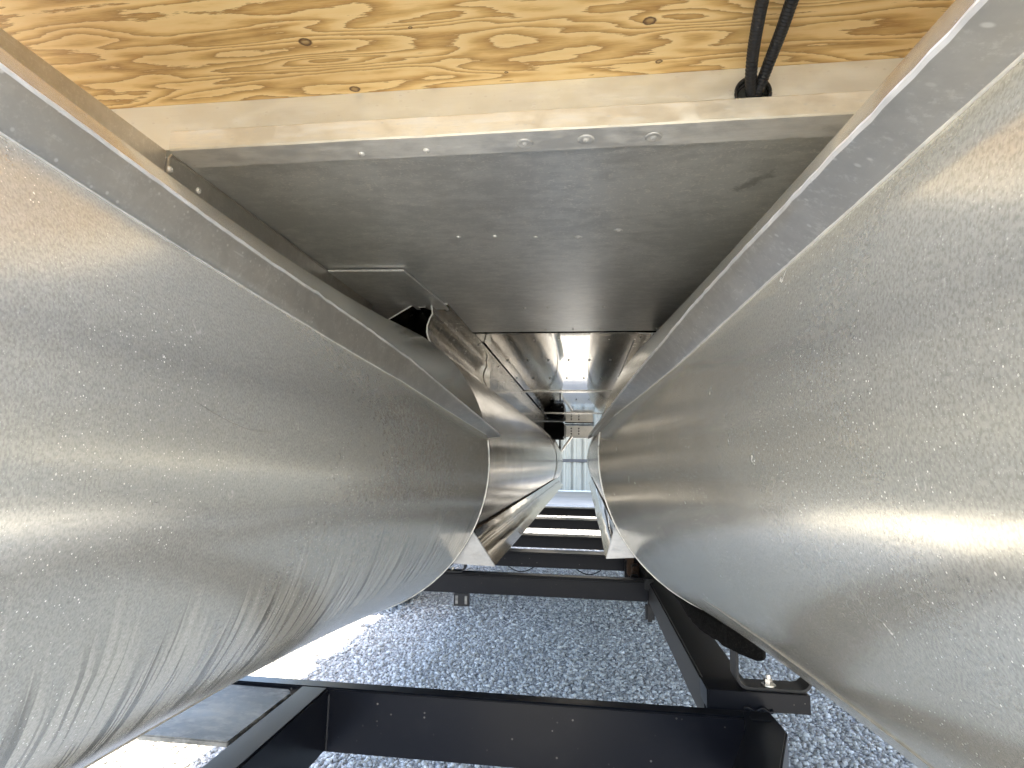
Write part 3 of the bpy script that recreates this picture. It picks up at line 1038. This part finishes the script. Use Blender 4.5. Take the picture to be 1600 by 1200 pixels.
# angle iron on the rail end
ai = T(prism("angle_iron", [(1.0385, -.4020), (1.0385, -.3725), (1.094, -.3725), (1.094, -.3762), (1.0425, -.3765), (1.0425, -.4020)], 'x', .206, .3665, M_black, None, bev=.0007))
box("end_plate", .2035, .2058, 1.0385, 1.094, -.404, -.3725, M_black, ai, bev=.0006)
from_bm("weld_seam", tube_path([(.262 + .046 * k / 14, 1.036, -.3985 + .003 * math.sin(k * .9)) for k in range(15)], .003, 6), M_black, ai, True)


def strap_u(x0, x1, zb, hl, hr, y0, y1, parent_name="strap"):
    pts = [(x0, zb + hl)]
    for k in range(7):
        a = R(180 + 90 * k / 6)
        pts.append((x0 + .018 + .018 * math.cos(a), zb + .018 + .018 * math.sin(a)))
    for k in range(7):
        a = R(270 + 80 * k / 6)
        pts.append((x1 - .018 + .018 * math.cos(a), zb + .018 + .018 * math.sin(a)))
    pts.append((x1 + .003, zb + hr))
    return T(extrude_y("bunk_bracket", thick_poly(pts, .0045), y0, y1, M_blackd, None, smooth=50))


ub = strap_u(.2555, .3720, -.3700, .062, .024, 1.046, 1.086)
for (r1, zz0, zz1, seg, nm, mt) in ((.0115, -.3676, -.3662, 20, "washer", M_fast), (.0072, -.3662, -.3575, 6, "nut", M_fast), (.0040, -.3575, -.3515, 12, "bolt", M_fast)):
    bm = bmesh.new()
    bmesh.ops.create_cone(bm, cap_ends=True, segments=seg, radius1=r1, radius2=r1 * (.98 if nm != "bolt" else .8), depth=zz1 - zz0, matrix=Matrix.Translation((.3090, 1.062, (zz0 + zz1) / 2)))
    from_bm(nm, bm, mt, ub, angle=40)
ub2 = strap_u(-.505, -.415, -.3945, .05, .04, 2.03, 2.07)
bm = bmesh.new()
bmesh.ops.create_cone(bm, cap_ends=True, segments=6, radius1=.006, radius2=.006, depth=.009, matrix=Matrix.Translation((-.462, 2.05, -.387)))
from_bm("nut", bm, M_fast, ub2)


# carpeted bunk under the centre tube
def bunk(xc, zc, x0, x1, ya, yb, dz0, dz1):
    V, F = [], []
    ny = 90
    m = 18
    for j in range(ny + 1):
        t = j / ny
        y = ya + (yb - ya) * t ** 1.7
        e = min(1.0, ((y - ya) / .028) ** .5) if y < ya + .028 else 1.0
        e = .45 + .55 * e
        xf = x0 + max(0.0, min(1.0, (1.21 - y) / .19)) * .040
        for k in range(m):
            a = 2 * math.pi * k / m
            ca, sa = math.cos(a), math.sin(a)
            sx = math.copysign(abs(ca) ** .45, ca); sz = math.copysign(abs(sa) ** .45, sa)
            x = (xf + x1) / 2 + sx * (x1 - xf) / 2 * e
            r, cx, cz = (nose(PR, min(y, YR)))
            top = cz - math.sqrt(max(.001, r * r - (x - cx) ** 2)) - .001
            mid = top - (dz0 + dz1 * (x - x0) / (x1 - x0)) / 2
            z = mid + sz * (top - mid) * (e if sz < 0 else 1)
            f = .0022 * mnoise.noise((x * 120, y * 60, z * 120)) + .0014 * mnoise.noise((x * 300, y * 200, z * 300))
            V.append((x + f, y + f, z + (f if sz < .5 else 0)))
    for j in range(ny):
        for k in range(m):
            F.append((j * m + k, (j + 1) * m + k, (j + 1) * m + (k + 1) % m, j * m + (k + 1) % m))
    F.append(tuple(range(m)))
    return T(mesh("bunk", V, F, M_carpet, None, True))


mc = NT("black_bunk_carpet")
pc = mc.coord('Object')
M_carpet = mc.set(Base_Color=mc.mix(mc.ss(mc.noise(pc, 300, 3), .45, .75), (.004, .004, .004), (.014, .013, .012)), Roughness=.95,
                  Normal=mc.bump(mc.noise(pc, 500, 3), 1.0, .004), Specular_IOR_Level=.1)
bunk(PR[0], PR[1], .208, .3035, 1.022, 5.0, .042, .000)
T(box("bunk", -.56, -.47, 2.0, 5.0, -.372, -.330, M_carpet, None, bev=.012))

# brackets and hardware near the second beam
T(box("angle_clip", .203, .232, 2.012, 2.060, -.424, -.388, M_blackd, None, bev=.003))
T(box("hanger", .206, .236, 2.022, 2.050, -.530, -.466, M_blackd, None, bev=.008))
sb = T(box("slotted_bracket", -.448, -.392, 2.022, 2.030, -.508, -.4645, M_blackd, None, bev=.002))
for x in (-.442, -.409):
    box("slot", x, x + .010, 2.0195, 2.0215, -.500, -.472, M_galv, sb, bev=.001)
for i in range(9):
    y = 2.18 + .045 * i
    x = .170 + rnd.uniform(-.006, .02)
    T(box("suspension_bracket", x, x + rnd.uniform(.02, .04), y, y + .035, -.47 + rnd.uniform(-.02, .02), -.40 + rnd.uniform(-.01, .02), M_rust if i % 3 else M_tar, None, bev=.004))
for x0, x1, sag in ((-.325, -.215, .020), (-.03, .075, .020)):
    T(from_bm("wire", tube_path([(x0 + (x1 - x0) * k / 16, 2.545, -.462 - sag * math.sin(math.pi * k / 16)) for k in range(17)], .0022, 6), M_tar, None, True))

# wheels and fender on the left
for y in (3.75, 4.55):
    wl = T(from_bm("wheel", tube_path([(-1.30 + .2 * k / 6, y, -.60) for k in range(7)], [.24, .31, .32, .32, .32, .31, .24], 40), M_rubber, None, True))
    from_bm("rim", tube_path([(-1.31, y, -.60), (-1.295, y, -.60)], .17, 32), M_fast, wl)
pts = []
for k in range(13):
    a = math.pi * k / 12
    pts.append((3.36 - .0 + .40 - .40 * math.cos(a) if k < 6 else (4.54 + .40 + .40 * math.cos(math.pi - a) - .40 + .0 if k > 6 else 4.15), -.60 + .36 * min(1, math.sin(a) * 1.6)))
bm = bmesh.new()
prev = None
for (y, z) in pts:
    cur = [bm.verts.new((-1.36, y, z)), bm.verts.new((-1.09, y, z)), bm.verts.new((-1.09, y, z - .006)), bm.verts.new((-1.36, y, z - .006))]
    if prev:
        for i in range(4):
            bm.faces.new([prev[i], prev[(i + 1) % 4], cur[(i + 1) % 4], cur[i]])
    prev = cur
T(from_bm("fender", bm, M_black, None))
for y in (3.75, 4.55):
    T(box("axle", -1.2, 1.9, y - .03, y + .03, -.63, -.57, M_black, None, bev=.004))
